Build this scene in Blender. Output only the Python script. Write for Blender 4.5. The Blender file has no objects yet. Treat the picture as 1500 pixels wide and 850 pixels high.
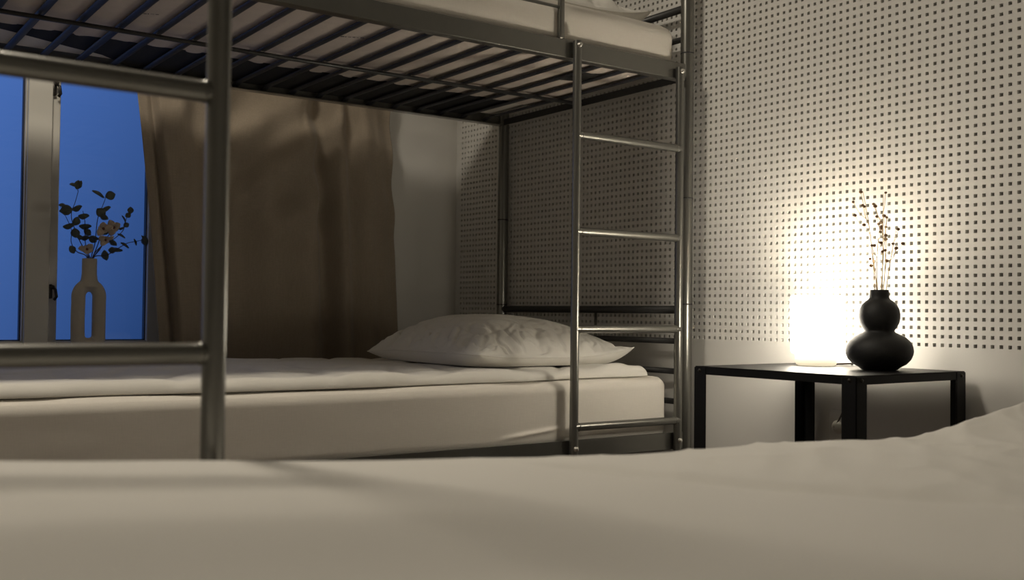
import bpy, bmesh, math, random
from mathutils import Vector, Matrix, noise
random.seed(7)
C = bpy.context.scene.collection
sc = bpy.context.scene
PI = math.pi
FLOOR = -0.59          # everything is laid out from the lowest peg row (z=0) and lifted at the end
TOPS = []

# ------------------------------------------------------------------ materials
def mat(name, col, rough=0.6, metal=0.0, noise_scale=0, noise_amt=0.0, bump=0.0, bump_scale=200, sheen=0.0,
        stretch=None, spec=0.5, coat=0.0):
    m = bpy.data.materials.new(name); m.use_nodes = True
    nt = m.node_tree; b = nt.nodes['Principled BSDF']
    b.inputs['Base Color'].default_value = (*col, 1)
    b.inputs['Roughness'].default_value = rough
    b.inputs['Metallic'].default_value = metal
    b.inputs['Specular IOR Level'].default_value = spec
    if sheen: b.inputs['Sheen Weight'].default_value = sheen
    if coat: b.inputs['Coat Weight'].default_value = coat; b.inputs['Coat Roughness'].default_value = 0.12
    tc = nt.nodes.new('ShaderNodeTexCoord'); mp = nt.nodes.new('ShaderNodeMapping')
    nt.links.new(tc.outputs['Object'], mp.inputs['Vector'])
    if stretch: mp.inputs['Scale'].default_value = stretch
    if noise_scale:
        n = nt.nodes.new('ShaderNodeTexNoise'); n.inputs['Scale'].default_value = noise_scale
        n.inputs['Detail'].default_value = 4
        nt.links.new(mp.outputs[0], n.inputs['Vector'])
        mx = nt.nodes.new('ShaderNodeMix'); mx.data_type = 'RGBA'
        mx.inputs['A'].default_value = (*[c * (1 - noise_amt) for c in col], 1)
        mx.inputs['B'].default_value = (*[min(1, c * (1 + noise_amt)) for c in col], 1)
        nt.links.new(n.outputs['Fac'], mx.inputs['Factor'])
        nt.links.new(mx.outputs['Result'], b.inputs['Base Color'])
    if bump:
        n2 = nt.nodes.new('ShaderNodeTexNoise'); n2.inputs['Scale'].default_value = bump_scale
        n2.inputs['Detail'].default_value = 3
        nt.links.new(mp.outputs[0], n2.inputs['Vector'])
        bp = nt.nodes.new('ShaderNodeBump'); bp.inputs['Strength'].default_value = bump
        bp.inputs['Distance'].default_value = 0.002
        nt.links.new(n2.outputs['Fac'], bp.inputs['Height'])
        nt.links.new(bp.outputs['Normal'], b.inputs['Normal'])
    return m

def weave(name, col, scale=900, amt=0.25, rough=0.85, slub=60):
    m = mat(name, col, rough, spec=0.2, sheen=0.15)
    nt = m.node_tree; b = nt.nodes['Principled BSDF']
    tc = nt.nodes.new('ShaderNodeTexCoord')
    outs = []
    for st in ((1, 1, 0.06), (1, 0.06, 1)):
        mp = nt.nodes.new('ShaderNodeMapping'); mp.inputs['Scale'].default_value = st
        n = nt.nodes.new('ShaderNodeTexNoise'); n.inputs['Scale'].default_value = scale; n.inputs['Detail'].default_value = 2
        nt.links.new(tc.outputs['Object'], mp.inputs['Vector']); nt.links.new(mp.outputs[0], n.inputs['Vector'])
        outs.append(n.outputs['Fac'])
    ad = nt.nodes.new('ShaderNodeMath'); ad.operation = 'ADD'
    nt.links.new(outs[0], ad.inputs[0]); nt.links.new(outs[1], ad.inputs[1])
    hf = nt.nodes.new('ShaderNodeMath'); hf.operation = 'MULTIPLY'; hf.inputs[1].default_value = 0.5
    nt.links.new(ad.outputs[0], hf.inputs[0])
    mx = nt.nodes.new('ShaderNodeMix'); mx.data_type = 'RGBA'
    mx.inputs['A'].default_value = (*[c * (1 - amt) for c in col], 1)
    mx.inputs['B'].default_value = (*[min(1, c * (1 + amt)) for c in col], 1)
    nt.links.new(hf.outputs[0], mx.inputs['Factor']); nt.links.new(mx.outputs['Result'], b.inputs['Base Color'])
    bp = nt.nodes.new('ShaderNodeBump'); bp.inputs['Strength'].default_value = 0.25; bp.inputs['Distance'].default_value = 0.001
    nt.links.new(hf.outputs[0], bp.inputs['Height']); nt.links.new(bp.outputs['Normal'], b.inputs['Normal'])
    return m

M = dict(
    wall=mat('wall_paint', (0.66, 0.645, 0.61), 0.75, noise_scale=6, noise_amt=0.03, bump=0.08, bump_scale=120),
    felt=mat('acoustic_felt', (0.030, 0.021, 0.013), 0.95),
    floor=mat('dark_wood_floor', (0.095, 0.068, 0.05), 0.45, noise_scale=12, noise_amt=0.35, stretch=(1, 12, 1)),
    ceil=mat('ceiling_paint', (0.75, 0.74, 0.71), 0.9, noise_scale=8, noise_amt=0.02),
    steel=mat('silver_grey_steel', (0.19, 0.187, 0.17), 0.28, 0.8, noise_scale=40, noise_amt=0.05, coat=0.45),
    slat=mat('dark_slat_paint', (0.030, 0.033, 0.042), 0.5, 0.1, noise_scale=30, noise_amt=0.1),
    barsteel=mat('shaded_bar_steel', (0.06, 0.06, 0.06), 0.42, 0.5, noise_scale=30, noise_amt=0.06),  # unlit side of the bars is put into this darker base colour
    bolt=mat('zinc_bolt', (0.75, 0.73, 0.68), 0.25, 0.95, noise_scale=200, noise_amt=0.1),
    seam=mat('dark_seam_plastic', (0.03, 0.03, 0.03), 0.7),  # plain near-black plastic for joint rings, post caps and ladder brackets
    sheet=weave('cotton_sheet', (0.74, 0.70, 0.635), 700, 0.10),
    duvet=weave('cotton_duvet', (0.76, 0.735, 0.68), 900, 0.05),
    pillow=weave('cotton_pillowcase', (0.76, 0.74, 0.69), 900, 0.05),
    quilt=mat('quilted_ticking', (0.60, 0.53, 0.47), 0.9, noise_scale=25, noise_amt=0.12, bump=0.5, bump_scale=35),
    black_cloth=mat('black_underlay_cloth', (0.012, 0.012, 0.013), 0.95, noise_scale=60, noise_amt=0.3),
    ink=mat('black_ink', (0.02, 0.02, 0.025), 0.8),
    curtain=weave('brown_linen', (0.30, 0.25, 0.192), 420, 0.28, 0.9),
    frame=mat('window_frame_paint', (0.62, 0.60, 0.54), 0.5, noise_scale=10, noise_amt=0.03),
    gasket=mat('black_gasket', (0.02, 0.02, 0.025), 0.6),
    iron=mat('dark_iron', (0.05, 0.045, 0.04), 0.4, 0.8),
    black_metal=mat('black_powder_coat', (0.006, 0.006, 0.0065), 0.45, 0.0, spec=0.22, noise_scale=80, noise_amt=0.2, bump=0.05, bump_scale=600),
    black_ceramic=mat('black_matte_ceramic', (0.012, 0.012, 0.012), 0.62, noise_scale=40, noise_amt=0.2, bump=0.12, bump_scale=160),
    ceramic=mat('beige_matte_ceramic', (0.50, 0.465, 0.395), 0.8, noise_scale=60, noise_amt=0.06, bump=0.15, bump_scale=180),
    leaf=mat('eucalyptus_leaf', (0.085, 0.10, 0.085), 0.7, noise_scale=60, noise_amt=0.3),
    leaf_pale=mat('eucalyptus_leaf_pale', (0.20, 0.20, 0.16), 0.7, noise_scale=60, noise_amt=0.3),
    twig=mat('dark_twig', (0.06, 0.04, 0.035), 0.8, noise_scale=90, noise_amt=0.3),
    petal=mat('cream_petal', (0.50, 0.41, 0.33), 0.8, noise_scale=50, noise_amt=0.15),
    flower_eye=mat('flower_eye', (0.12, 0.05, 0.04), 0.8),
    straw=mat('dry_straw_stem', (0.55, 0.40, 0.22), 0.8, noise_scale=80, noise_amt=0.2),
    seed=mat('dry_seed_head', (0.22, 0.13, 0.07), 0.85, noise_scale=120, noise_amt=0.3),
    cord=mat('lamp_cord_rubber', (0.05, 0.04, 0.035), 0.6),
    plastic=mat('white_plastic', (0.62, 0.61, 0.57), 0.35, noise_scale=20, noise_amt=0.02),
)
def emis(name, col, s):
    m = bpy.data.materials.new(name); m.use_nodes = True
    b = m.node_tree.nodes['Principled BSDF']
    b.inputs['Base Color'].default_value = (0.85, 0.82, 0.74, 1)
    b.inputs['Roughness'].default_value = 0.3
    b.inputs['Emission Color'].default_value = (*col, 1); b.inputs['Emission Strength'].default_value = s
    return m
M['opal'] = emis('opal_glass_lit', (1.0, 0.905, 0.75), LAMP_S := 23.0)
M['opal_base'] = emis('opal_glass_base', (1.0, 0.86, 0.58), 0.85)
g = bpy.data.materials.new('window_glass'); g.use_nodes = True
nt = g.node_tree; nt.nodes.clear()
o_ = nt.nodes.new('ShaderNodeOutputMaterial'); mx = nt.nodes.new('ShaderNodeMixShader')
tr = nt.nodes.new('ShaderNodeBsdfTransparent'); gl = nt.nodes.new('ShaderNodeBsdfGlossy'); gl.inputs['Roughness'].default_value = 0.02
fr = nt.nodes.new('ShaderNodeFresnel'); fr.inputs['IOR'].default_value = 1.25
nt.links.new(fr.outputs[0], mx.inputs[0]); nt.links.new(tr.outputs[0], mx.inputs[1]); nt.links.new(gl.outputs[0], mx.inputs[2])
nt.links.new(mx.outputs[0], o_.inputs[0]); M['glass'] = g

# ------------------------------------------------------------------ mesh helpers
def obj(name, bm, m, parent=None, smooth=True, recalc=True):
    if recalc: bmesh.ops.recalc_face_normals(bm, faces=bm.faces)
    me = bpy.data.meshes.new(name); bm.to_mesh(me); bm.free()
    if isinstance(m, (list, tuple)):
        for x in m: me.materials.append(x)
    else: me.materials.append(m)
    if smooth:
        for p in me.polygons: p.use_smooth = True
    o = bpy.data.objects.new(name, me); C.objects.link(o)
    if parent is not None: o.parent = parent
    else: TOPS.append(o)
    return o
def autosmooth(o, ang=35):
    o.data.set_sharp_from_angle(angle=math.radians(ang)); return o
def tag(o, label=None, cat=None, group=None, kind=None):
    if label: o['label'] = label
    if cat: o['category'] = cat
    if group: o['group'] = group
    if kind: o['kind'] = kind
    return o
def empty(name, loc, rz=0, **k):
    o = bpy.data.objects.new(name, None); C.objects.link(o); o.location = loc; o.rotation_euler = (0, 0, rz)
    o.empty_display_size = 0.1
    TOPS.append(o); return tag(o, **k)
def B(): return bmesh.new()
def box(bm, x0, x1, y0, y1, z0, z1, bev=0.0, seg=2):
    r = bmesh.ops.create_cube(bm, size=1.0)
    vs = r['verts']
    for v in vs:
        v.co = Vector(((x0 + x1) / 2 + v.co.x * (x1 - x0), (y0 + y1) / 2 + v.co.y * (y1 - y0), (z0 + z1) / 2 + v.co.z * (z1 - z0)))
    if bev:
        es = list({e for v in vs for e in v.link_edges})
        bmesh.ops.bevel(bm, geom=es, offset=bev, segments=seg, profile=0.5, affect='EDGES')
def tube(bm, pts, r, seg=14, caps=True, r2=None, closed=False, flat=1.0):
    """round tube through points; r a number or list; flat squashes it vertically"""
    pts = [Vector(p) for p in pts]; n = len(pts)
    rings = []; prev = None
    for i, p in enumerate(pts):
        if closed: d = pts[(i + 1) % n] - pts[i - 1]
        else: d = pts[min(i + 1, n - 1)] - pts[max(i - 1, 0)]
        d.normalize()
        if prev is None:
            a = Vector((0, 0, 1)) if abs(d.z) < 0.9 else Vector((1, 0, 0))
            u = d.cross(a).normalized()
        else:
            u = (prev - d * prev.dot(d)).normalized()
        prev = u; w = d.cross(u)
        rr = r[i] if isinstance(r, (list, tuple)) else r
        rings.append([bm.verts.new(p + u * math.cos(2 * PI * k / seg) * rr + w * math.sin(2 * PI * k / seg) * rr * flat) for k in range(seg)])
    m = n if closed else n - 1
    for i in range(m):
        a, b = rings[i], rings[(i + 1) % n]
        for k in range(seg):
            bm.faces.new((a[k], a[(k + 1) % seg], b[(k + 1) % seg], b[k]))
    if caps and not closed:
        bm.faces.new(rings[0][::-1]); bm.faces.new(rings[-1])
def lathe(bm, prof, c=(0, 0, 0), seg=48):
    rings = []
    for r, z in prof:
        if r < 1e-6: rings.append([bm.verts.new((c[0], c[1], c[2] + z))])
        else: rings.append([bm.verts.new((c[0] + r * math.cos(2 * PI * k / seg), c[1] + r * math.sin(2 * PI * k / seg), c[2] + z)) for k in range(seg)])
    for a, b in zip(rings, rings[1:]):
        for k in range(seg):
            k2 = (k + 1) % seg
            if len(a) == 1 and len(b) == 1: continue
            if len(a) == 1: bm.faces.new((a[0], b[k], b[k2]))
            elif len(b) == 1: bm.faces.new((a[k], a[k2], b[0]))
            else: bm.faces.new((a[k], a[k2], b[k2], b[k]))
def grid(bm, nu, nv, fn, mi=0):
    V = [[bm.verts.new(fn(i / nu, j / nv)) for j in range(nv + 1)] for i in range(nu + 1)]
    for i in range(nu):
        for j in range(nv):
            f = bm.faces.new((V[i][j], V[i + 1][j], V[i + 1][j + 1], V[i][j + 1])); f.material_index = mi
    return V
def rslab(bm, x0, x1, y0, y1, z0, z1, r, nx, ny, nz, disp=None):
    """box with evenly rounded edges, densely divided; disp(p, normal) gives an offset vector"""
    def face(f, nu, nv):
        def pt(u, v):
            p = f(u, v)
            q = Vector((min(max(p.x, x0 + r), x1 - r), min(max(p.y, y0 + r), y1 - r), min(max(p.z, z0 + r), z1 - r)))
            d = p - q
            if d.length > 1e-9: nrm = d.normalized(); p = q + nrm * r
            else: nrm = Vector((0, 0, 1))
            if disp: p = p + disp(p, nrm)
            return p
        grid(bm, nu, nv, pt)
    L = lambda a, b, t: a + (b - a) * t
    face(lambda u, v: Vector((L(x0, x1, u), L(y0, y1, v), z1)), nx, ny)
    face(lambda u, v: Vector((L(x0, x1, u), L(y0, y1, v), z0)), nx, ny)
    face(lambda u, v: Vector((x0, L(y0, y1, u), L(z0, z1, v))), ny, nz)
    face(lambda u, v: Vector((x1, L(y0, y1, u), L(z0, z1, v))), ny, nz)
    face(lambda u, v: Vector((L(x0, x1, u), y0, L(z0, z1, v))), nx, nz)
    face(lambda u, v: Vector((L(x0, x1, u), y1, L(z0, z1, v))), nx, nz)
    bmesh.ops.remove_doubles(bm, verts=bm.verts, dist=1e-5)
def nz(x, y, z=0.0): return noise.noise(Vector((x, y, z)))
def lerp_table(t, x):
    if x <= t[0][0]: return t[0][1]
    for (a, b), (c, d) in zip(t, t[1:]):
        if x <= c: return b + (d - b) * (x - a) / (c - a)
    return t[-1][1]
def sstep(a, b, x):
    t = min(1, max(0, (x - a) / (b - a))); return t * t * (3 - 2 * t)

# ------------------------------------------------------------------ room
RX0, RX1, RY0, RZ1 = -1.261, 3.3, -4.3, 1.86
# perforated wall: real square holes in a 12 mm board over dark felt
def perforated_wall():
    P, h, dep = 0.02, 0.0041, 0.012
    i0, i1, j0, j1 = -61, 110, 0, 84
    xs = [RX0 - 0.02]
    for i in range(i0, i1 + 1): xs += [i * P - h, i * P + h]
    xs.append(RX1)
    zs = [FLOOR]
    for j in range(j0, j1 + 1): zs += [j * P - h, j * P + h]
    zs.append(RZ1)
    nx, nz_ = len(xs), len(zs)
    V = [(x, 0.0, z) for x in xs for z in zs]; F = []; idx = []
    for a in range(nx - 1):
        for b in range(nz_ - 1):
            q = (a * nz_ + b, (a + 1) * nz_ + b, (a + 1) * nz_ + b + 1, a * nz_ + b + 1)
            if a % 2 == 1 and b % 2 == 1:
                k = len(V)
                V += [(xs[a], dep, zs[b]), (xs[a + 1], dep, zs[b]), (xs[a + 1], dep, zs[b + 1]), (xs[a], dep, zs[b + 1])]
                t = (k, k + 1, k + 2, k + 3)
                for e in range(4):
                    F.append((q[e], q[(e + 1) % 4], t[(e + 1) % 4], t[e])); idx.append(0)
                F.append(t); idx.append(1)
            else: F.append(q); idx.append(0)
    me = bpy.data.meshes.new('wall_right'); me.from_pydata(V, [], F)
    me.materials.append(M['wall']); me.materials.append(M['felt'])
    me.polygons.foreach_set('material_index', idx); me.update()
    o = bpy.data.objects.new('wall_right', me); C.objects.link(o); TOPS.append(o)
    return o
tag(perforated_wall(), 'pale perforated acoustic wall with rows of small square holes', kind='structure')

WY0, WY1, WZ0, WZ1 = -2.10, -1.08, -0.075, 1.30    # window opening
bm = B(); t = 0.16
for (a, b, c, d) in ((RY0, WY0, FLOOR, RZ1), (WY1, 0.012, FLOOR, RZ1), (WY0, WY1, FLOOR, WZ0), (WY0, WY1, WZ1, RZ1)):
    box(bm, RX0 - t, RX0, a, b, c, d)
tag(obj('wall_left', bm, M['wall'], smooth=False), 'pale plain wall around the window behind the curtain', kind='structure')
bm = B(); box(bm, RX1, RX1 + 0.1, RY0, 0.012, FLOOR, RZ1); tag(obj('wall_back', bm, M['wall'], smooth=False), kind='structure')
bm = B(); box(bm, RX0 - 0.1, RX1 + 0.1, RY0 - 0.1, RY0, FLOOR, RZ1); tag(obj('wall_front', bm, M['wall'], smooth=False), kind='structure')
bm = B(); box(bm, RX0 - 0.2, RX1 + 0.1, RY0 - 0.1, 0.06, FLOOR - 0.06, FLOOR); tag(obj('floor', bm, M['floor'], smooth=False), kind='structure')
bm = B(); box(bm, RX0 - 0.2, RX1 + 0.1, RY0 - 0.1, 0.06, RZ1, RZ1 + 0.06); tag(obj('ceiling', bm, M['ceil'], smooth=False), kind='structure')

# window: outer frame, mullion, two sashes with panes, sill, iron hinges
win = empty('window_1', (RX0, WY0, WZ0), label='painted window with blue dusk light behind two tall panes', kind='structure')
def wl(y, z, x=0): return (x - RX0, y - WY0, z - WZ0)
def wbox(bm, x0, x1, y0, y1, z0, z1, bev=0.002): box(bm, x0 - RX0, x1 - RX0, y0 - WY0, y1 - WY0, z0 - WZ0, z1 - WZ0, bev, 1)
fx0, fx1 = -1.355, -1.300
bm = B()
wbox(bm, fx0, fx1, WY0, WY0 + 0.05, WZ0, WZ1); wbox(bm, fx0, fx1, WY1 - 0.035, WY1, WZ0, WZ1)
wbox(bm, fx0, fx1, WY0, WY1, WZ1 - 0.05, WZ1); wbox(bm, fx0, fx1, WY0, WY1, WZ0, WZ0 + 0.022)
wbox(bm, fx0, fx1 + 0.012, -1.541, -1.472, WZ0, WZ1)
obj('window_frame', bm, M['frame'], win, smooth=False)
def sash(y0, y1, sl, sr, zb=-0.037):
    bm = B(); a, b = fx0 + 0.008, fx1 - 0.004
    wbox(bm, a, b, y0, y0 + sl, WZ0 + 0.022, WZ1 - 0.05); wbox(bm, a, b, y1 - sr, y1, WZ0 + 0.022, WZ1 - 0.05)
    wbox(bm, a, b, y0 + sl, y1 - sr, WZ0 + 0.022, zb); wbox(bm, a, b, y0 + sl, y1 - sr, WZ1 - 0.09, WZ1 - 0.05)
    s = obj('sash', bm, M['frame'], win, smooth=False)
    bm = B(); g0 = 0.003; x0, x1 = fx0 + 0.014, fx0 + 0.020
    for (p, q, r_, s_) in ((y0 + sl, y0 + sl + g0, zb, WZ1 - 0.09), (y1 - sr - g0, y1 - sr, zb, WZ1 - 0.09), (y0 + sl, y1 - sr, zb, zb + g0)):
        wbox(bm, x0 - 0.004, x1 + 0.012, p, q, r_, s_, 0)
    obj('gasket', bm, M['gasket'], s, smooth=False)
    bm = B(); wbox(bm, x0, x0 + 0.004, y0 + sl, y1 - sr, zb, WZ1 - 0.09, 0); obj('pane', bm, M['glass'], s, smooth=False)
sash(-1.472, WY1 - 0.035, 0.026, 0.054)
sash(WY0 + 0.05, -1.541, 0.05, 0.004)
bm = B(); wbox(bm, RX0 - 0.10, RX0 + 0.075, WY0 - 0.02, WY1 + 0.02, WZ0 - 0.03, WZ0, 0.004)
obj('window_sill', bm, M['frame'], win, smooth=False)
for zc in (0.742, 0.115):
    bm = B(); X = fx1 - RX0 + 0.004
    Y = -1.462 - WY0; Z = zc - WZ0
    wbox(bm, fx1 - 0.006, fx1 + 0.010, -1.474, -1.462, zc - 0.022, zc + 0.022, 0.002)
    tube(bm, [(X + 0.008, Y, Z + 0.012), (X + 0.016, Y + 0.006, Z + 0.006), (X + 0.014, Y + 0.010, Z - 0.016), (X + 0.010, Y + 0.004, Z - 0.026)], 0.0045, 8)
    tube(bm, [(X + 0.004, Y - 0.004, Z + 0.014), (X + 0.024, Y - 0.002, Z + 0.014)], 0.005, 8)
    obj('hinge', bm, M['iron'], win)

# ------------------------------------------------------------------ curtain
CUR = [(-0.1, 0.0), (0.0, -0.004), (0.035, -0.012), (0.062, -0.026), (0.078, 0.024), (0.14, 0.028), (0.225, -0.016), (0.30, -0.014), (0.45, 0.0), (0.573, 0.036), (0.605, 0.030), (0.674, -0.034),
       (0.744, 0.026), (0.794, -0.012), (0.856, 0.022), (0.91, 0.0), (0.969, -0.014), (1.0, -0.012), (1.1, 0.0)]
def lerp_s(t, x):
    for (a, b), (c, d) in zip(t, t[1:]):
        if x <= c: return b + (d - b) * sstep(a, c, x)
    return t[-1][1]
def curtain():
    nu, nv = 260, 120
    zt, zb = 1.80, -0.54
    def fn(u, v):
        z = zb + (zt - zb) * v
        yl = -1.165 - 0.093 * (z + 0.033) - 0.02 * sstep(0.3, 1.2, z); yr = -0.29 - 0.056 * (z - 0.03)
        y = yl + (yr - yl) * u
        k = 0.55 + 0.45 * sstep(-0.3, 1.6, z)
        w = u + 0.012 * math.sin(2.1 * z + 5 * u)
        top_ = sstep(0.45, 1.0, z)
        x = lerp_s(CUR, u + 0.010 * math.sin(1.7 * z + 4 * u)) * (1 - 0.25 * top_)
        x += 0.010 * math.sin(2 * PI * (w * 6.3 + 0.4) + 0.8 * z) * sstep(0.1, 0.2, u) * 0.5
        yy = y; dg = 0.36 + (yy + 0.95) * 0.80
        x += 0.034 * sstep(-1.0, -0.66, yy) * (1 - sstep(-0.68, -0.60, yy)) * (1 - sstep(dg - 0.14, dg + 0.06, z))
        qd = (z - 0.95 * yy) * 0.72 + 0.02 * nz(yy * 4, z * 3, 2)
        x += 0.013 * math.sin(2 * PI * qd / 0.15 + 0.6) * sstep(-1.02, -0.92, yy) * (1 - sstep(-0.62, -0.50, yy)) * sstep(0.22, 0.42, z) * (1 - sstep(0.9, 1.2, z))
        x += 0.009 * math.sin(2 * PI * (z + 0.5 * yy) / 0.21) * sstep(-0.50, -0.42, yy) * sstep(0.25, 0.4, z) * (1 - sstep(0.9, 1.2, z))
        x += 0.009 * math.sin(2 * PI * (z - 0.2 * yy) / 0.24 + 1) * (1 - sstep(-1.02, -0.96, yy)) * sstep(-1.14, -1.10, yy) * sstep(0.25, 0.4, z)
        x += 0.016 * math.exp(-((z - dg - 0.05) / 0.05) ** 2) * sstep(-1.0, -0.85, yy) * (1 - sstep(-0.6, -0.5, yy))
        x += 0.004 * nz(u * 9, z * 2.2) + 0.002 * nz(u * 25, z * 6)
        return Vector((-1.188 + x, y, z))
    bm = B(); grid(bm, nu, nv, fn)
    o = obj('curtain', bm, M['curtain'])
    s = o.modifiers.new('thick', 'SOLIDIFY'); s.thickness = 0.003; s.offset = 0
    return tag(o, 'long brown linen curtain hanging in soft folds beside the window', 'curtain')
curtain()
tr_ = empty('curtain_track', (-1.19, -1.8, 1.80), label='slim white curtain track fixed under the ceiling above the curtain', cat='curtain rail')
bm = B(); box(bm, -0.012, 0.012, -0.4, 1.75, 0.0, 0.06, 0.003); obj('track_profile', bm, M['plastic'], tr_, smooth=False)

# ------------------------------------------------------------------ bunk beds
# local frame of a bunk: x = outwards from the ladder side, y = -s along the bed from the ladder end, z up
LEN, WID = 2.08, 0.925
TH = -0.0225
OB = Vector((0.0135, -0.05, FLOOR))
def zl(z): return z - FLOOR
def bolt(parent, n, s, z, ax='n', r=0.0062):
    bm = B()
    lathe(bm, [(0, 0.005), (r * 0.55, 0.005), (r * 0.95, 0.0035), (r, 0.0), (r * 1.25, -0.0005), (r * 1.25, -0.003), (0, -0.003)], seg=16)
    lathe(bm, [(0, 0.0056), (r * 0.3, 0.0056), (r * 0.3, 0.004)], seg=6)
    rot = Matrix.Rotation(PI / 2, 4, 'Y') if ax == 'n' else Matrix.Rotation(PI / 2, 4, 'X')
    bmesh.ops.transform(bm, matrix=Matrix.Translation((n, -s, zl(z))) @ rot, verts=bm.verts)
    return obj('bolt', bm, M['bolt'], parent)
def make_bunk():
    root = empty('bunk_bed', OB, TH)
    R = 0.019
    H = 1.16
    for n in (0, -WID):
        for s in (0, LEN):
            bm = B()
            tube(bm, [(n, -s, 0.0), (n, -s, zl(H))], R, 24)
            p = obj('post', bm, M['steel'], root); autosmooth(p)
            for z in (0.095, 0.40, 0.82):
                bm = B()
                lathe(bm, [(R - 0.002, -0.0018), (R + 0.0004, -0.0018), (R + 0.0004, 0.0018), (R - 0.002, 0.0018)], (n, -s, zl(z)), 24)
                obj('joint_ring', bm, M['seam'], p)
            bm = B(); lathe(bm, [(0, 0.016), (R * 0.6, 0.014), (R * 1.04, 0.006), (R * 1.04, 0.0), (0, 0)], (n, -s, zl(H)), 24)
            obj('post_cap', bm, M['seam'], p)
    # side rails, an L profile each, upper and lower
    for (z0, z1) in ((0.739, 0.7865), (-0.317, -0.2685)):
        for n, sg in ((0.009, 1), (-WID - 0.009, -1)):
            bm = B()
            a, b = (n - 0.004, n) if sg > 0 else (n, n + 0.004)
            box(bm, a, b, -LEN + R * 0.8, -R * 0.8, zl(z0), zl(z1), 0.0012, 1)
            a, b = (n - 0.030, n - 0.003) if sg > 0 else (n + 0.003, n + 0.030)
            box(bm, a, b, -LEN + R, -R, zl(z0), zl(z0 + 0.004), 0.001, 1)
            obj('side_rail', bm, M['steel'], root, smooth=False)
        for s in (0.012, LEN - 0.012):
            bm = B()
            box(bm, -WID + R, -R, -s - 0.002, -s + 0.002, zl(z0), zl(z0 + 0.022), 0.001, 1)
            obj('end_rail', bm, M['barsteel'], root, smooth=False)
    # slats, each with its screw, over a thin centre beam
    for lvl, zc in ((0, 0.7565), (1, -0.300)):
        for k in range(22):
            s = 0.089 + 0.0915 * k
            if s > LEN - 0.05: break
            bm = B()
            tube(bm, [(0.002, -s, zl(zc - 0.008)), (-0.03, -s, zl(zc)), (-WID / 2, -s, zl(zc - 0.001)), (-WID + 0.03, -s, zl(zc)), (-WID - 0.002, -s, zl(zc - 0.008))],
                 0.0112, 12, flat=0.32)
            sl = obj('slat', bm, M['slat'], root)
            if lvl == 0:
                bm = B(); lathe(bm, [(0, 0.004), (0.003, 0.004), (0.004, 0), (0.004, -0.008), (0, -0.008)], (-WID / 2 - 0.012, -s - 0.002, zl(zc - 0.0045)), 10)
                obj('screw', bm, M['bolt'], sl)
        bm = B()
        tube(bm, [(-WID / 2, -0.014, zl(zc - 0.012)), (-WID / 2, -LEN * 0.5, zl(zc - 0.016)), (-WID / 2, -LEN + 0.014, zl(zc - 0.012))], 0.0058, 10)
        obj('centre_beam', bm, M['barsteel'], root)
    # end frames
    for s in (0, LEN):
        for z, r in ((0.079, 0.0115), (-0.012, 0.0085), (-0.100, 0.0085), (-0.187, 0.0085), (1.10, 0.0150), (0.955, 0.0110), (0.866, 0.0085)):
            bm = B(); tube(bm, [(-R * 0.7, -s, zl(z)), (-WID + R * 0.7, -s, zl(z))], r, 12)
            obj('end_bar', bm, M['barsteel'], root)
        for z0, z1 in ((-0.187, 0.079),):
            bm = B(); tube(bm, [(-0.405, -s + 0.004, zl(z0)), (-0.405, -s + 0.004, zl(z1))], 0.0045, 10)
            obj('spindle', bm, M['steel'], root)
    # guard rail of the upper bed
    for n in (0.004, -WID - 0.004):
        for s in (0.467, LEN - 0.10):
            bm = B(); box(bm, n - 0.006, n + 0.006, -s - 0.0085, -s + 0.0085, zl(0.787), zl(1.08), 0.003, 2)
            obj('guard_post', bm, M['steel'], root)
        for z, r in ((0.870, 0.0045), (0.975, 0.0045), (1.075, 0.011)):
            bm = B(); tube(bm, [(n, -0.460 if r < 0.01 else -0.455, zl(z)), (n, -LEN + (0.10 if r < 0.01 else 0.02), zl(z))], r, 12)
            obj('guard_bar', bm, M['steel'], root)
    # ladder hooked on the outside of the rails
    nL, rL = 0.0245, 0.0117
    for s, zt in ((0.052, 0.768), (0.427, 0.783)):
        bm = B(); tube(bm, [(nL, -s, zl(-0.318)), (nL, -s, zl(zt))], rL, 20)
        u = autosmooth(obj('ladder_upright', bm, M['steel'], root))
        bolt(u, nL + rL, s, zt - 0.012); bolt(u, nL + rL, s, -0.289)
        for za, zb_ in ((zt - 0.03, zt - 0.004), (-0.305, -0.275)):
            bm = B(); box(bm, 0.009, nL, -s - 0.004, -s + 0.004, zl(za), zl(zb_), 0.001, 1)
            obj('ladder_bracket', bm, M['seam'], u, smooth=False)
    for z in (0.5355, 0.281, 0.0235, -0.233):
        bm = B(); tube(bm, [(nL + 0.002, -0.052, zl(z)), (nL + 0.002, -0.427, zl(z))], 0.0108, 18)
        rg = autosmooth(obj('ladder_rung', bm, M['steel'], root))
        for s in (0.0655, 0.4135):
            bm = B(); tube(bm, [(nL + 0.002, -s - 0.002, zl(z)), (nL + 0.002, -s, zl(z)), (nL + 0.002, -s + 0.002, zl(z))], [0.0108, 0.0119, 0.0108], 16)
            obj('weld', bm, M['steel'], rg)
    return root
def kids(o): return [c for c in bpy.data.objects if c.parent == o]
def copy_tree(o, parent=None):
    c = o.copy(); C.objects.link(c); c.parent = parent
    if parent is None: TOPS.append(c)
    for ch in kids(o): copy_tree(ch, c)
    return c
bunk = make_bunk()
fore = copy_tree(bunk)
tag(bunk, 'silver grey steel bunk bed with side ladder against the perforated wall', 'bunk bed', 'steel bunk beds')
tag(fore, 'blurred silver grey bunk bed with ladder closest to the viewer at left', 'bunk bed', 'steel bunk beds')
XF, YF = 1.146, -2.290
fore.location = (XF, YF, FLOOR - 0.004); fore.rotation_euler = (0, 0, PI)

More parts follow.
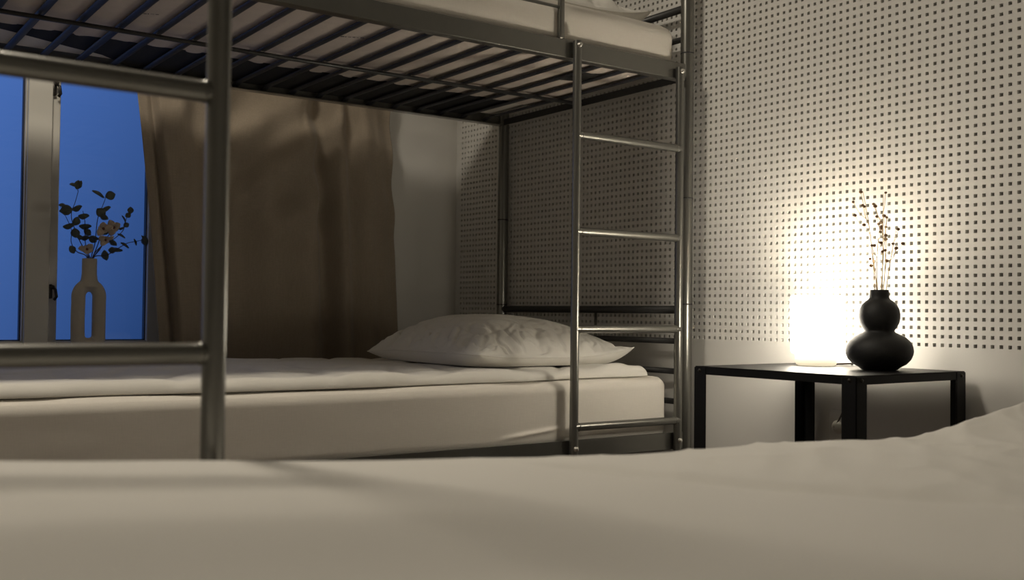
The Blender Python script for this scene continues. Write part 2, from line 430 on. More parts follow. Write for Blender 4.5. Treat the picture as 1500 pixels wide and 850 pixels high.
def W(n, s, z):
    return Vector((OB.x + n * math.cos(TH) + s * math.sin(TH), OB.y + n * math.sin(TH) - s * math.cos(TH), z))
MB = Matrix.Translation((OB.x, OB.y, 0)) @ Matrix.Rotation(TH, 4, 'Z')     # bunk frame (x=n, y=-s, z as measured)
MF = Matrix.Translation((XF, YF, 0)) @ Matrix.Rotation(PI, 4, 'Z')
def place(o, Mx):
    o.matrix_world = Mx; return o

# ------------------------------------------------------------------ mattresses
def sheet_disp(amp, seed):
    def d(p, n):
        a = amp * (nz(p.x * 4 + seed, p.y * 2.5, p.z * 6) + 0.4 * nz(p.x * 11, p.y * 7 + seed, p.z * 20))
        if n.z < -0.3: return Vector((0, 0, 0))
        if n.x > 0.5: a = a * 0.3 + amp * 0.25 * nz(p.y * 9, p.z * 26 + seed, 1.0)
        return n * a
    return d
def low_mattress(name, Mx, label, z1=-0.112):
    bm = B()
    base = sheet_disp(0.0015, 3)
    def d(p, n):
        o = base(p, n)
        sag = -0.005 * math.sin(PI * min(1, max(0, (-p.y - 0.08) / 1.9))) * sstep(-0.27, -0.15, p.z)
        o.z += sag
        s_ = -p.y
        if n.x > 0.5:
            o.x += 0.007 * math.exp(-((p.z + 0.247 + (s_ - 0.56) * 0.10) / 0.006) ** 2) * sstep(0.45, 0.49, s_) * (1 - sstep(0.56, 0.66, s_))
            o.x += 0.003 * max(0, nz(s_ * 40 + p.z * 30, p.z * 9, 2)) * (1 - sstep(-0.262, -0.235, p.z)) * (1 - sstep(0.36, 0.42, s_))
        return o
    rslab(bm, -0.895, -0.004, -2.02, -0.060, -0.287, z1, 0.030, 40, 240, 60, d)
    o = place(obj('mattress', bm, M['sheet']), Mx)
    return tag(o, label, 'mattress')
low_mattress('mattress', MB, 'thick lower mattress in a white fitted sheet behind the ladder, under the pillow')
low_mattress('mattress', MF, 'mattress in a pale sheet under the nearest duvet', -0.137)
upm = empty('mattress', (OB.x, OB.y, 0.0), TH, label='upper bunk mattress in a white fitted sheet seen from below through slats', cat='mattress')
bm = B()
rslab(bm, -0.918, -0.004, -2.02, -0.034, 0.7665, 0.898, 0.042, 40, 90, 14, sheet_disp(0.005, 9))
obj('fitted_sheet', bm, M['sheet'], upm)
def under(u, v):
    s = 0.075 + v * 1.93
    n0 = -0.672 + 0.012 * nz(s * 6, 1.3) + 0.012 * abs(math.sin(PI * (s - 0.089) / 0.0915)) ; n1 = -0.03 + 0.006 * nz(s * 12, 4)
    n = n0 + (n1 - n0) * u
    ph = (s - 0.089) / 0.0915
    z = 0.7638 - 0.0030 * math.sin(PI * ph) ** 2 * (1 - (2 * u - 1) ** 6)
    z += 0.0008 * nz(n * 30, s * 30)
    return Vector((n, -s, z))
bm = B(); grid(bm, 70, 260, under)
o = obj('quilted_underside', bm, M['quilt'], upm); tag(o, label='beige quilted ticking underneath')
bm = B()
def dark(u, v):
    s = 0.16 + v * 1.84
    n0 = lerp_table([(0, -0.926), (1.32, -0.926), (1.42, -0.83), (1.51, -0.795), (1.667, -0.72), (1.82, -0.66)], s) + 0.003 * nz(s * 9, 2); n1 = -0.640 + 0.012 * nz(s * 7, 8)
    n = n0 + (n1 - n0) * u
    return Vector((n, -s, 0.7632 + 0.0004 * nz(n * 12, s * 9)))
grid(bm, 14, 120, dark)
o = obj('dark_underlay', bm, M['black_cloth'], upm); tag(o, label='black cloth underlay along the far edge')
bm = B()
def dark2(u, v):
    s = 0.19 + v * 0.085; n = -0.27 + u * 0.12
    return Vector((n - 0.3 * (s - 0.19), -s, 0.7610 - 0.003 * math.sin(PI * u)))
grid(bm, 8, 6, dark2)
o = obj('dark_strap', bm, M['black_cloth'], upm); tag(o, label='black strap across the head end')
# illegible print on the ticking
bm = B()
def scribble(n, s, ang, ln, k):
    rnd = random.Random(k); x = 0
    while x < ln:
        w = rnd.uniform(0.003, 0.010)
        a = Vector((math.cos(ang), math.sin(ang))); b = Vector((-a.y, a.x)); h = rnd.uniform(0.0015, 0.0035)
        q = [a * x - b * h, a * (x + w) - b * h, a * (x + w) + b * h, a * x + b * h]
        bm.faces.new([bm.verts.new((n + p.x, -s + p.y, 0.7592)) for p in q])
        x += w + rnd.uniform(0.0015, 0.005)
scribble(-0.345, 1.46, 1.17, 0.05, 1); scribble(-0.238, 0.985, 1.17, 0.05, 2); scribble(-0.54, 0.70, 1.17, 0.022, 3)
o = obj('printed_mark', bm, M['ink'], upm, smooth=False); tag(o, label='small black print on the ticking')

# ------------------------------------------------------------------ duvets and pillows
def puffy(x0, x1, y0, y1, nu, nv, ztop, zbot, edge, wob=0.012, seed=0):
    """closed soft slab; ztop(x, y) gives the crown, zbot(x, y) what it lies on"""
    bm = B()
    def mk(top):
        def fn(u, v):
            # denser near the rim
            uu = 0.5 - 0.5 * math.cos(PI * u); vv = 0.5 - 0.5 * math.cos(PI * v)
            x = x0 + (x1 - x0) * uu; y = y0 + (y1 - y0) * vv
            dx = min(x - x0, x1 - x); dy = min(y - y0, y1 - y)
            d = min(dx, dy)
            k = 1 if d >= edge else math.sqrt(max(0, 1 - (1 - d / edge) ** 2))
            wx = wob * nz(y * 5, seed, 0.3) * (1 - sstep(0, 0.2, dx)); wy = wob * nz(x * 6, seed + 3.3, 0.7) * (1 - sstep(0, 0.2, dy))
            zb = zbot(x, y); zt = ztop(x, y); zm = zb + min(0.005, (zt - zb) * 0.2)
            z = zm + (zt - zm) * k if top else zm + (zb - zm) * k
            return Vector((x + wx, y + wy, z))
        return fn
    grid(bm, nu, nv, mk(True)); grid(bm, nu, nv, mk(False))
    bmesh.ops.remove_doubles(bm, verts=bm.verts, dist=1e-5)
    return bm
def mat_top(s, z1): return z1 - 0.005 * math.sin(PI * min(1, max(0, (s - 0.08) / 1.9))) + 0.002
def dz_back(x, y):
    s = -y
    z = -0.083 + 0.004 * nz(x * 2.2, y * 1.4, 5)
    # creases fanning towards the pillow
    z += 0.0035 * nz(x * 7 + y * 3, y * 9, 2.0) - 0.006 * max(0, 1 - abs(nz(x * 5 + y * 3.5, y * 4 - x * 2, 6.0)) * 6)
    z += 0.012 * nz(x * 14, y * 18, 8.0) * (1 - sstep(0.20, 0.40, s)) * sstep(-0.5, -0.1, x)
    z += 0.010 * math.exp(-((s - 0.24) / 0.06) ** 2 - ((x + 0.05) / 0.10) ** 2)
    z -= 0.004 * math.exp(-((s - 0.32) / 0.03) ** 2) * sstep(-0.35, -0.05, x)
    return z
bm = puffy(-0.89, -0.026, -2.0, -0.125, 150, 260, dz_back, lambda x, y: mat_top(-y, -0.112) - 0.0015, 0.030, 0.02, 1)
duv = place(obj('duvet', bm, M['duvet']), MB)
tag(duv, 'white duvet spread flat on the lower bunk beneath the pillow', 'duvet', 'white duvets')

# the near duvet: crown heights along the bed (world y), gentle rolls across it
RID = [(-2.25, -0.053), (-2.083, -0.058), (-2.011, -0.064), (-1.929, -0.070), (-1.837, -0.078), (-1.733, -0.084), (-1.614, -0.091), (-1.524, -0.097), (-1.371, -0.105),
       (-1.215, -0.107), (-1.049, -0.110), (-0.923, -0.117), (-0.83, -0.120), (-0.764, -0.119), (-0.68, -0.113), (-0.604, -0.104), (-0.45, -0.084), (-0.25, -0.074)]
def ridged(x, y, z): return 1 - abs(nz(x, y, z)) * 2.2
def dz_fore(x, y):
    wx, wy = XF - x, YF - y
    z = lerp_table(RID, wy)
    z += 0.004 * nz(wx * 2.5, wy * 2.2, 3) * sstep(1.28, 1.5, wx)
    # long soft folds running away across the bed
    k = sstep(-1.75, -0.9, wy)
    z += 0.004 * k * nz(wx * 5.5 + wy * 5.0, wy * 1.6 - wx * 1.2, 7) + 0.0040 * k * max(0, ridged(wx * 7 + wy * 6.5, wy * 2.2 - wx * 2, 9)) ** 3 + 0.0024 * k * max(0, ridged(wx * 14 + wy * 9, wy * 3 - wx * 4, 4)) ** 3
    q = (wx - 1.28) * 0.55 - (wy + 1.55) * 0.8
    z -= 0.007 * math.exp(-(q / 0.022) ** 2) * sstep(1.24, 1.30, wx) * (1 - sstep(1.50, 1.72, wx))
    return z
bm = puffy(-0.915, -0.02, -1.98, -0.02, 170, 300, dz_fore, lambda x, y: mat_top(-y, -0.137), 0.05, 0.015, 4)
duf = place(obj('duvet', bm, M['duvet']), MF)
tag(duf, 'large out of focus white duvet filling the foreground', 'duvet', 'white duvets')

def pillow(name, Mx, lx, ly, H, bulge, seed, label):
    """lx, ly half sizes; corners drawn out to points, lying on z=0"""
    nu = nv = 150
    bm = B()
    def mk(top):
        def fn(u, v):
            a = -math.cos(PI * u); b = -math.cos(PI * v)
            prof = max(0.0, (1 - abs(a) ** 2.6)) ** 0.60 * max(0.0, (1 - abs(b) ** 2.6)) ** 0.60
            sx = 1 - 0.05 * (1 - abs(b) ** 2); sy = 1 - 0.05 * (1 - abs(a) ** 2)
            x = a * lx * sx; y = b * ly * sy
            rim = 0.024 - 0.012 * (max(0, -a) * max(0, -b)) ** 2 + 0.026 * (max(0, a) * max(0, b)) ** 3 + 0.010 * max(0, -b) ** 3
            if a < 0 and b < 0: x *= 1 - 0.07 * (a * b) ** 3; y *= 1 - 0.05 * (a * b) ** 3
            if a > 0 and b < 0: x *= 1 - 0.05 * (-a * b) ** 3; y *= 1 - 0.05 * (-a * b) ** 3
            zt = rim + (H - rim) * prof
            zb = rim * (1 - min(1, prof * 3.0) ** 0.8)
            e = sstep(0.0, 0.3, prof)
            # pucker wrinkles radiating from the seams and corners
            wr = 0.0045 * nz(a * 9 + seed, b * 3, 1) * (abs(b) ** 2) * e + 0.0045 * nz(a * 3, b * 9 + seed, 2) * (abs(a) ** 2) * e
            rad = math.atan2(b, a)
            wr += 0.011 * math.sin(rad * 17 + seed + 2 * nz(a * 2, b * 2)) * (max(abs(a), abs(b)) ** 3) * e * 0.6
            wr += 0.008 * nz(a * 1.8 + seed, b * 1.8, 5) * e
            ed = max(abs(a), abs(b))
            cr = max(0, 1 - abs(nz(a * 7 + seed, b * 7, 3)) * 5) * 0.008 * sstep(0.40, 0.8, ed) * e
            cr += max(0, 1 - abs(nz(a * 3.2 + seed, b * 3.2, 9)) * 9) * 0.005 * e
            wr -= cr
            z = zt + wr + bulge(a, b) * prof if top else zb
            return Vector((x, y, z))
        return fn
    grid(bm, nu, nv, mk(True)); grid(bm, nu, nv, mk(False))
    bmesh.ops.remove_doubles(bm, verts=bm.verts, dist=1e-5)
    o = place(obj('pillow', bm, M['pillow']), Mx)
    top = mk(True); N = 60; bs = B()
    loop = [top(k / N, 0) for k in range(N)] + [top(1, k / N) for k in range(N)] + [top(1 - k / N, 1) for k in range(N)] + [top(0, 1 - k / N) for k in range(N)]
    loop = [p for i, p in enumerate(loop) if (p - loop[i - 1]).length > 0.0015]
    tube(bs, loop, 0.0016, 6, closed=True); obj('seam_piping', bs, M['pillow'], o)
    return tag(o, label, 'pillow', 'white pillows')
pillow('pillow', Matrix.Translation((0, 0, 0)) @ MB @ Matrix.Translation((-0.435, -0.375, -0.081)), 0.335, 0.270, 0.140,
       lambda a, b: 0.012 * (-a) * 0.5 , 1.7, 'plump white pillow lying on the lower bunk duvet')
pillow('pillow', MB @ Matrix.Translation((-0.40, -0.325, 0.902)), 0.32, 0.26, 0.13, lambda a, b: 0.0, 6.1,
       'white pillow corner showing at the top edge on the upper bunk mattress')

# ------------------------------------------------------------------ side table
TX0, TX1, TY0, TY1, TZ = 0.413, 0.852, -0.432, -0.03, -0.0555
st = empty('side_table', ((TX0 + TX1) / 2, (TY0 + TY1) / 2, FLOOR), label='black metal side table with angled sheet legs beside the bunk', cat='table')
hx, hy = (TX1 - TX0) / 2, (TY1 - TY0) / 2
bm = B(); zt = TZ - FLOOR
box(bm, -hx, hx, -hy, hy, zt - 0.003, zt, 0.001, 1)
for (a, b, c, d) in ((-hx, hx, -hy, -hy + 0.003), (-hx, hx, hy - 0.003, hy), (-hx, -hx + 0.003, -hy, hy), (hx - 0.003, hx, -hy, hy)):
    box(bm, a, b, c, d, zt - 0.019, zt, 0.001, 1)
obj('tabletop', bm, M['black_metal'], st, smooth=False)
for sx in (-1, 1):
    for sy in (-1, 1):
        bm = B(); w = 0.036; x = sx * (hx + 0.0015); y = sy * (hy + 0.0015)
        box(bm, min(x, x - sx * w), max(x, x - sx * w), min(y, y - sy * 0.003), max(y, y - sy * 0.003), 0, zt - 0.002, 0.001, 1)
        box(bm, min(x, x - sx * 0.003), max(x, x - sx * 0.003), min(y, y - sy * w), max(y, y - sy * w), 0, zt - 0.002, 0.001, 1)
        lg = obj('leg', bm, M['black_metal'], st, smooth=False)
        bm = B()
        lathe(bm, [(0, 0.003), (0.003, 0.0028), (0.0045, 0)], seg=12)
        bmesh.ops.transform(bm, matrix=Matrix.Translation((x, y - sy * 0.017, zt - 0.010)) @ Matrix.Rotation(sx * PI / 2, 4, 'Y'), verts=bm.verts)
        bm2 = B()
        lathe(bm2, [(0, 0.003), (0.003, 0.0028), (0.0045, 0)], seg=12)
        bmesh.ops.transform(bm2, matrix=Matrix.Translation((x - sx * 0.017, y, zt - 0.010)) @ Matrix.Rotation(-sy * PI / 2, 4, 'X'), verts=bm2.verts)
        obj('screw', bm, M['iron'], lg); obj('screw', bm2, M['iron'], lg)

# ------------------------------------------------------------------ lamp with cord, socket
LX, LY = 0.525, -0.128
lamp = empty('table_lamp', (LX, LY, TZ), label='glowing white opal glass table lamp on the black side table', cat='lamp')
bm = B()
lathe(bm, [(0.0, 0.0285), (0.050, 0.0285), (0.0555, 0.029), (0.0590, 0.032), (0.0605, 0.037), (0.0615, 0.10), (0.0618, 0.160), (0.0608, 0.166), (0.0585, 0.1695), (0.0560, 0.170),
           (0.0545, 0.168), (0.0545, 0.160), (0.0545, 0.045), (0.048, 0.036), (0.0, 0.035)], seg=64)
obj('lamp_shade', bm, M['opal'], lamp)
bm = B()
lathe(bm, [(0, 0.0), (0.042, 0.0), (0.0470, 0.003), (0.0485, 0.008), (0.0505, 0.024), (0.050, 0.0285), (0.0, 0.0285)], seg=64)
obj('lamp_base', bm, M['opal_base'], lamp)
bm = B()
cp = [(0.030, 0.022, 0.004), (0.046, 0.046, 0.005), (0.052, 0.070, 0.0055), (0.040, 0.092, 0.0045), (0.020, 0.111, -0.006), (0.010, 0.114, -0.04), (0.005, 0.113, -0.09), (-0.003, 0.107, -0.125), (-0.010, 0.094, -0.150), (-0.011, 0.087, -0.157)]
cpv = [Vector(p) for p in cp]; sm = []
for i in range(len(cpv) - 1):
    p0, p1, p2, p3 = cpv[max(i - 1, 0)], cpv[i], cpv[i + 1], cpv[min(i + 2, len(cpv) - 1)]
    for k in range(6):
        t_ = k / 6
        sm.append(0.5 * ((2 * p1) + (-p0 + p2) * t_ + (2 * p0 - 5 * p1 + 4 * p2 - p3) * t_ * t_ + (-p0 + 3 * p1 - 3 * p2 + p3) * t_ ** 3))
sm.append(cpv[-1])
tube(bm, sm, 0.0022, 8); crd = obj('cord', bm, M['cord'], lamp)
bm = B(); lathe(bm, [(0, 0.034), (0.006, 0.034), (0.010, 0.028), (0.017, 0.020), (0.0175, 0.004), (0.0165, 0.0), (0, 0)], seg=24)
bmesh.ops.transform(bm, matrix=Matrix.Translation((-0.011, 0.1205, -0.157)) @ Matrix.Rotation(PI / 2, 4, 'X'), verts=bm.verts)
obj('plug', bm, M['plastic'], crd)
sk = empty('power_socket', (LX - 0.011, 0.0, TZ - 0.157), label='small pale power socket on the wall under the side table', cat='socket')
bm = B(); box(bm, -0.040, 0.040, -0.007, 0.0, -0.040, 0.040, 0.004, 3)
obj('cover_plate', bm, M['plastic'], sk)
bm = B(); lathe(bm, [(0.0215, 0.0), (0.0215, 0.0012), (0.019, 0.0016), (0.019, 0.0)], seg=32)
bmesh.ops.transform(bm, matrix=Matrix.Translation((0, -0.007, 0)) @ Matrix.Rotation(PI / 2, 4, 'X'), verts=bm.verts)
obj('outlet_rim', bm, M['plastic'], sk)

# ------------------------------------------------------------------ black gourd vase with dried sprigs
VX, VY = 0.732, -0.176
va = B()
lathe(va, [(0, 0.0), (0.034, 0.0), (0.0395, 0.0015), (0.044, 0.006), (0.0575, 0.0135), (0.0675, 0.024), (0.0725, 0.036), (0.0735, 0.0435), (0.0720, 0.053), (0.0665, 0.0645), (0.0570, 0.0735),
           (0.0450, 0.080), (0.0355, 0.0845), (0.0325, 0.0875), (0.0330, 0.0900), (0.0375, 0.0960), (0.0425, 0.1060), (0.0448, 0.1170), (0.0447, 0.1260), (0.0425, 0.1370), (0.0375, 0.1470), (0.0300, 0.1545),
           (0.0240, 0.1585), (0.0215, 0.1625), (0.0208, 0.170), (0.0205, 0.1790), (0.0195, 0.1805), (0.0175, 0.1800), (0.0165, 0.176), (0.0170, 0.160), (0.035, 0.14), (0.038, 0.12), (0.028, 0.09), (0.055, 0.05), (0.030, 0.008), (0, 0.006)], seg=64)
vase = obj('vase', va, M['black_ceramic']); vase.location = (VX, VY, TZ)
tag(vase, 'matte black double gourd vase standing on the side table', 'vase')
RV = Vector((0.597, 0.802, 0)); FV = Vector((-0.802, 0.597, 0))
heads = [
    ('dried sprig leaning left with the highest tiny seed heads', [(205, 88), (200, 187), (215, 195), (150, 160), (150, 258)], (-0.02, 0.01)),
    ('dried sprig with the seed heads left of its vase centre', [(255, 203), (270, 180), (282, 270), (200, 327), (325, 110)], (0.01, -0.01)),
    ('straight dried sprig with the dense middle seed heads', [(385, 250), (365, 272), (358, 298), (335, 312), (352, 330), (382, 333)], (0.015, 0.02)),
    ('dried sprig reaching furthest right with round seed heads', [(412, 360), (450, 457), (413, 492), (390, 492), (378, 460)], (0.03, -0.015)),
    ('short dried sprig with seed heads low in the middle', [(290, 355), (292, 380), (315, 405), (318, 450), (322, 512), (240, 473)], (-0.015, -0.02)),
    ('short dried sprig with seed heads low on the right', [(360, 398), (368, 422), (372, 573), (330, 505)], (0.02, 0.0)),
    ('lowest dried sprig with seed heads just above the vase mouth', [(282, 605), (262, 560), (270, 470)], (-0.01, 0.015)),
]
def hp(zx, zy, dep=0.0):
    px = (zx - 312) / 5.31; py = (775 - zy) / 5.31
    return RV * (px / 580) + FV * dep + Vector((0, 0, 0.181 + py / 580))
for i, (lab, hs, (r0, dp)) in enumerate(heads):
    rnd = random.Random(i)
    e = empty('dried_sprig', (VX, VY, TZ), label='%s' % lab, cat='dried flower', group='dried sprigs in the black vase')
    bm = B()
    top = min(hs, key=lambda h: h[1])
    root_ = RV * (r0 * 0.35) + FV * (dp * 0.3) + Vector((0, 0, 0.03))
    neck = RV * (r0 * 0.45) + FV * (dp * 0.35) + Vector((0, 0, 0.181))
    tip = hp(*top, dep=dp)
    def bez(t_):
        mid = neck + Vector((0, 0, (tip.z - neck.z) * 0.55)) + RV * (r0 * 0.3)
        return neck * (1 - t_) ** 2 + mid * 2 * t_ * (1 - t_) + tip * t_ * t_
    tube(bm, [root_] + [bez(k / 10) for k in range(11)], [0.0011] * 6 + [0.0009] * 3 + [0.0006] * 3, 6)
    for h in hs:
        p = hp(*h, dep=dp + rnd.uniform(-0.02, 0.02))
        fz = max(0.05, min(0.93, (p.z - neck.z) / max(0.02, (tip.z - neck.z)) - 0.22))
        a = bez(fz)
        if (p - tip).length > 0.004:
            md = a * 0.4 + p * 0.6 - Vector((0, 0, 0.008))
            tube(bm, [a, md, p], 0.0006, 5)
        r = rnd.uniform(0.0032, 0.0048)
        bs = B(); bmesh.ops.create_icosphere(bs, subdivisions=2, radius=r, matrix=Matrix.Translation(p) @ Matrix.Diagonal((1, 1, 0.85, 1)))
        obj('seed_head', bs, M['seed'], e)
    obj('stem', bm, M['straw'], e)

# ------------------------------------------------------------------ loop vase on the sill with eucalyptus
SX, SY, SZ = -1.245, -1.3665, WZ0
bm = B()
pts = []
for k in range(24): a = PI * k / 23; pts.append((0, 0.031 * math.cos(a), 0.175 + 0.036 * math.sin(a)))
pts += [(0, -0.0305 - 0.001 * math.sin(PI * k / 9), 0.175 - 0.125 * (k + 1) / 10) for k in range(10)]
for k in range(16): a = PI + PI * (k + 0.5) / 16; pts.append((0, 0.0315 * math.cos(a), 0.046 + 0.018 * math.sin(a)))
pts += [(0, 0.0305, 0.05 + 0.125 * (k + 0.0) / 10) for k in range(10)]
tube(bm, pts, 0.0205, 20, closed=True)
lathe(bm, [(0, 0.0), (0.026, 0.0), (0.030, 0.004), (0.028, 0.02), (0, 0.03)], seg=32)
for v in bm.verts:
    if v.co.z < 0.03: v.co.y *= 1.35 if abs(v.co.y) < 0.035 else 1.0
lathe(bm, [(0, 0.195), (0.030, 0.205), (0.0245, 0.228), (0.0222, 0.245), (0.0222, 0.292), (0.0216, 0.295), (0.018, 0.295), (0.0175, 0.25), (0, 0.24)], seg=32)
lv = obj('vase', bm, M['ceramic']); lv.location = (SX, SY, SZ)
md = lv.modifiers.new('fuse', 'REMESH'); md.mode = 'VOXEL'; md.voxel_size = 0.0028; md.use_smooth_shade = True
md = lv.modifiers.new('soft', 'SMOOTH'); md.factor = 0.5; md.iterations = 8
tag(lv, 'beige ceramic vase with a tall hole through it on the window sill', 'vase')
VTOP = 0.295
def ep(zx, zy, dx=0.0):
    px = (zx - 305) / 6.07; py = (772 - zy) / 6.07
    return Vector((dx, px / 477, VTOP + py / 477))
def leaf(bm, p, ln, wd, ang, tilt, rnd, roll=0.0):
    """a small cupped oval blade, ang in the window plane, tilted about its own axis"""
    d = Vector((math.sin(tilt) * 0.6, math.cos(ang) * math.cos(tilt), math.sin(ang) * math.cos(tilt))).normalized()
    nrm = Vector((math.cos(roll), math.sin(roll) * -math.sin(ang), math.sin(roll) * math.cos(ang)))
    s = d.cross(nrm).normalized(); nrm = s.cross(d)
    n = 7; rows = []
    for i in range(n + 1):
        t_ = i / n
        w = wd * (math.sin(PI * min(1, t_ * 0.97 + 0.02)) ** 0.75)
        c = p + d * (ln * t_) + nrm * (0.12 * ln * math.sin(PI * t_))
        rows.append([c + s * (w * q) - nrm * (0.25 * wd * q * q) for q in (-1, -0.5, 0, 0.5, 1)])
    V = [[bm.verts.new(q) for q in r] for r in rows]
    for i in range(n):
        for j in range(4): bm.faces.new((V[i][j], V[i + 1][j], V[i + 1][j + 1], V[i][j + 1]))
def branch(lab, path, leaves, dx, seed):
    rnd = random.Random(seed)
    e = empty('eucalyptus_branch', (SX, SY, SZ), label=lab, cat='branch', group='eucalyptus branches in the loop vase')
    bm = B()
    P = [Vector((dx * 0.05, 0.0, 0.215))] + [ep(*q, dx=dx * (k + 0.1) / len(path)) for k, q in enumerate(path)]
    S = []
    for i in range(len(P) - 1):
        p0, p1, p2, p3 = P[max(i - 1, 0)], P[i], P[i + 1], P[min(i + 2, len(P) - 1)]
        for k in range(6):
            t_ = k / 6
            S.append(0.5 * ((2 * p1) + (-p0 + p2) * t_ + (2 * p0 - 5 * p1 + 4 * p2 - p3) * t_ * t_ + (-p0 + 3 * p1 - 3 * p2 + p3) * t_ ** 3))
    S.append(P[-1])
    tube(bm, S, [0.0017 - 0.0009 * k / len(S) for k in range(len(S))], 6)
    obj('stem', bm, M['twig'], e)
    bm = B()
    for (zx, zy, size, kind, ang) in leaves:
        c = ep(zx, zy, dx * 0.8)
        near = min(S, key=lambda q: (q - c).length)
        ln = size / 6.07 / 477 * 2
        if kind == 'r':     # round disc leaf seen face on
            leaf(bm, c - Vector((0, math.cos(ang), math.sin(ang))) * ln * 0.5, ln, ln * 0.45, ang, 0.1, rnd, rnd.uniform(-0.35, 0.35))
        else:               # narrow: leaf seen edge-on
            leaf(bm, c - Vector((0, math.cos(ang), math.sin(ang))) * ln * 0.5, ln, ln * 0.40, ang, rnd.uniform(-0.3, 0.3), rnd, rnd.choice((-1, 1)) * rnd.uniform(0.75, 1.1))
        st_ = c - Vector((0, math.cos(ang), math.sin(ang))) * ln * 0.5
        if (near - st_).length < 0.05: tube(bm, [near, st_], 0.0006, 5)
    o = obj('foliage', bm, M['leaf'], e)
    o.modifiers.new('thick', 'SOLIDIFY').thickness = 0.0006
D = math.radians
branch('tallest eucalyptus branch on the left with a cupped leaf cluster on top', [(292, 772), (215, 620), (150, 460), (140, 370), (165, 290), (190, 185)],
       [(188, 125, 42, 'r', D(80)), (150, 128, 36, 'n', D(170)), (200, 118, 36, 'n', D(70)), (185, 335, 46, 'n', D(25)), (182, 450, 42, 'r', D(70)), (172, 555, 44, 'r', D(100)), (205, 585, 34, 'n', D(-20))], 0.01, 1)
branch('low eucalyptus branch bending left past the window frame', [(285, 772), (190, 720), (137, 640), (132, 530), (75, 410)],
       [(75, 362, 50, 'n', D(20)), (85, 360, 52, 'r', D(10)), (60, 322, 40, 'n', D(-10)), (110, 500, 52, 'n', D(15)), (140, 705, 38, 'r', D(120))], 0.03, 2)
branch('upright slim eucalyptus branch with flat paired leaves', [(300, 772), (268, 640), (262, 450), (245, 352)],
       [(255, 398, 48, 'n', D(5)), (268, 490, 52, 'n', D(2)), (290, 540, 38, 'r', D(-40)), (268, 592, 40, 'n', D(5)), (335, 600, 40, 'r', D(-30)), (225, 595, 28, 'n', D(160))], -0.01, 3)
branch('tall middle eucalyptus branch forking into two leaves at its tip', [(318, 772), (345, 640), (362, 420), (400, 300), (420, 235)],
       [(362, 190, 58, 'n', D(150)), (465, 200, 46, 'r', D(20)), (435, 322, 44, 'n', D(20)), (385, 360, 48, 'r', D(140)), (410, 400, 42, 'n', D(-30)), (425, 530, 34, 'r', D(60)), (340, 595, 36, 'n', D(-20))], 0.015, 4)
branch('eucalyptus branch rising right with small round leaves', [(328, 772), (400, 665), (500, 600), (590, 510), (612, 420), (650, 310)],
       [(655, 318, 32, 'r', D(90)), (635, 365, 28, 'r', D(30)), (598, 400, 34, 'n', D(120)), (620, 455, 28, 'r', D(30)), (580, 490, 30, 'n', D(20)), (582, 555, 40, 'n', D(-25)), (505, 625, 42, 'n', D(-40))], 0.0, 5)
branch('lowest eucalyptus branch stretching right to the curtain', [(335, 772), (450, 742), (560, 670), (640, 620), (720, 600), (800, 575)],
       [(802, 590, 50, 'n', D(-80)), (790, 560, 26, 'n', D(120)), (720, 605, 32, 'n', D(-70)), (630, 637, 46, 'n', D(-30)), (545, 685, 58, 'n', D(3)), (450, 740, 48, 'n', D(-75)), (512, 690, 34, 'r', D(0))], -0.02, 6)
def flower(lab, base, c, size, dx, face, seed):
    rnd = random.Random(seed)
    e = empty('cream_flower', (SX, SY, SZ), label=lab, cat='flower', group='cream flowers in the loop vase')
    cc = ep(*c, dx=dx)
    bm = B(); tube(bm, [Vector((0, 0, 0.215)), ep(*base, dx=dx * 0.4), (ep(*base, dx=dx * 0.6) + cc) / 2 - Vector((0, 0, 0.004)), cc], 0.0014, 6); obj('stem', bm, M['twig'], e)
    bm = B(); r = size / 6.07 / 477
    for k in range(5):
        a = 2 * PI * k / 5 + face
        leaf(bm, cc + Vector((0.002, 0, 0)), r * (0.8 + 0.35 * math.sin(k * 2.3 + seed)), r * 0.40, a + rnd.uniform(-0.3, 0.3), rnd.uniform(0.2, 0.9), rnd, rnd.uniform(-0.9, 0.9))
    o = obj('petals', bm, M['petal'], e); o.modifiers.new('thick', 'SOLIDIFY').thickness = 0.0007
    bm = B(); bmesh.ops.create_icosphere(bm, subdivisions=2, radius=r * 0.16, matrix=Matrix.Translation(cc + Vector((0.006, 0, 0))))
    obj('flower_centre', bm, M['flower_eye'], e)
flower('largest cream flower in the middle of the eucalyptus', (320, 770), (390, 510), 84, 0.03, 0.5, 1)
flower('cream flower with long petals drooping right among eucalyptus', (325, 770), (490, 490), 84, 0.02, -0.5, 4)
flower('cream flower low in the bouquet just right above the vase mouth', (322, 770), (410, 610), 74, 0.035, 0.2, 2)
flower('cream flower hanging over the left of the vase mouth', (300, 770), (250, 700), 80, 0.035, 0.9, 3)

# ------------------------------------------------------------------ lights
w = bpy.data.worlds.new('dusk'); sc.world = w; w.use_nodes = True
nt = w.node_tree; bg = nt.nodes['Background']
tc = nt.nodes.new('ShaderNodeTexCoord'); sep = nt.nodes.new('ShaderNodeSeparateXYZ')
nt.links.new(tc.outputs['Generated'], sep.inputs[0])
ramp = nt.nodes.new('ShaderNodeValToRGB')
ma = nt.nodes.new('ShaderNodeMath'); ma.operation = 'MULTIPLY_ADD'; ma.inputs[1].default_value = -2.6; ma.inputs[2].default_value = 0.95
mb = nt.nodes.new('ShaderNodeMath'); mb.operation = 'MULTIPLY_ADD'; mb.inputs[1].default_value = 1.5
nt.links.new(sep.outputs['Y'], ma.inputs[0]); nt.links.new(sep.outputs['Z'], mb.inputs[0]); nt.links.new(ma.outputs[0], mb.inputs[2])
nt.links.new(mb.outputs[0], ramp.inputs[0])
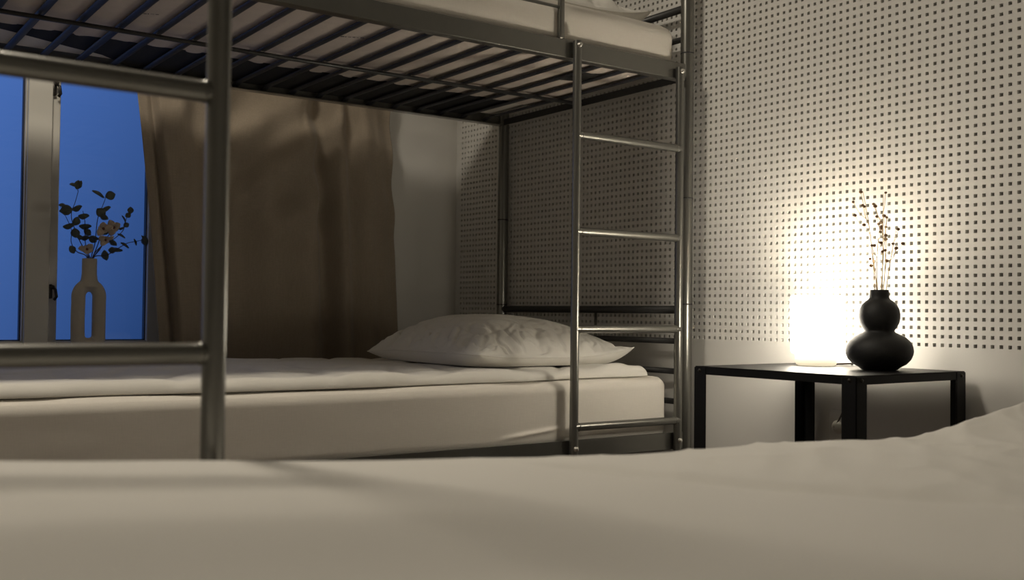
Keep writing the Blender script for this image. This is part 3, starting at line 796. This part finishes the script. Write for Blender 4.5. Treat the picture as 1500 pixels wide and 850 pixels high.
ramp.color_ramp.elements[0].color = (0.010, 0.033, 0.115, 1); ramp.color_ramp.elements[1].color = (0.076, 0.178, 0.53, 1)
nt.links.new(ramp.outputs[0], bg.inputs['Color']); bg.inputs['Strength'].default_value = 1.0

def area(name, loc, target, size, power, col):
    l = bpy.data.lights.new(name, 'AREA'); l.shape = 'DISK'; l.size = size; l.energy = power; l.color = col
    o = bpy.data.objects.new(name, l); C.objects.link(o); o.location = loc
    o.rotation_euler = (Vector(target) - Vector(loc)).to_track_quat('-Z', 'Y').to_euler(); TOPS.append(o); return o
area('ceiling_light', (0.10, -2.0, 1.80), (0.10, -2.0, 0), 0.42, 28.5, (1.0, 0.90, 0.745))
bulb = bpy.data.lights.new('lamp_bulb_light', 'POINT'); bulb.energy = 6.5; bulb.color = (1.0, 0.905, 0.75); bulb.shadow_soft_size = 0.028
bo = bpy.data.objects.new('lamp_bulb_light', bulb); C.objects.link(bo); bo.location = (LX, LY, TZ + 0.139); TOPS.append(bo)

# ------------------------------------------------------------------ camera
F, yaw, pitch, roll = 1526.07, 0.930654514, 0.0230265623, 0.0110282815
cx, cy, cz = 2.11954879, -2.24140571, 0.0614535184
f = Vector((-math.sin(yaw) * math.cos(pitch), math.cos(yaw) * math.cos(pitch), math.sin(pitch)))
r = Vector((math.cos(yaw), math.sin(yaw), 0)); u = r.cross(f)
r2 = r * math.cos(roll) + u * math.sin(roll); u2 = -r * math.sin(roll) + u * math.cos(roll)
cam = bpy.data.cameras.new('camera'); co = bpy.data.objects.new('camera', cam); C.objects.link(co)
co.matrix_world = Matrix(((r2.x, u2.x, -f.x, cx), (r2.y, u2.y, -f.y, cy), (r2.z, u2.z, -f.z, cz), (0, 0, 0, 1)))
cam.sensor_width = 36; cam.lens = F / 1500 * 36; cam.clip_start = 0.02
cam.dof.use_dof = True; cam.dof.focus_distance = 2.75; cam.dof.aperture_fstop = 5.4
sc.camera = co; TOPS.append(co)

for o in TOPS:
    o.location.z -= FLOOR
sc.view_settings.view_transform = 'Standard'; sc.view_settings.look = 'None'
sc.view_settings.exposure = 0.0; sc.view_settings.gamma = 1.0; sc.view_settings.use_curve_mapping = False
sc.cycles.use_denoising = True
sc.cycles.max_bounces = 8; sc.cycles.diffuse_bounces = 5; sc.cycles.sample_clamp_indirect = 6.0
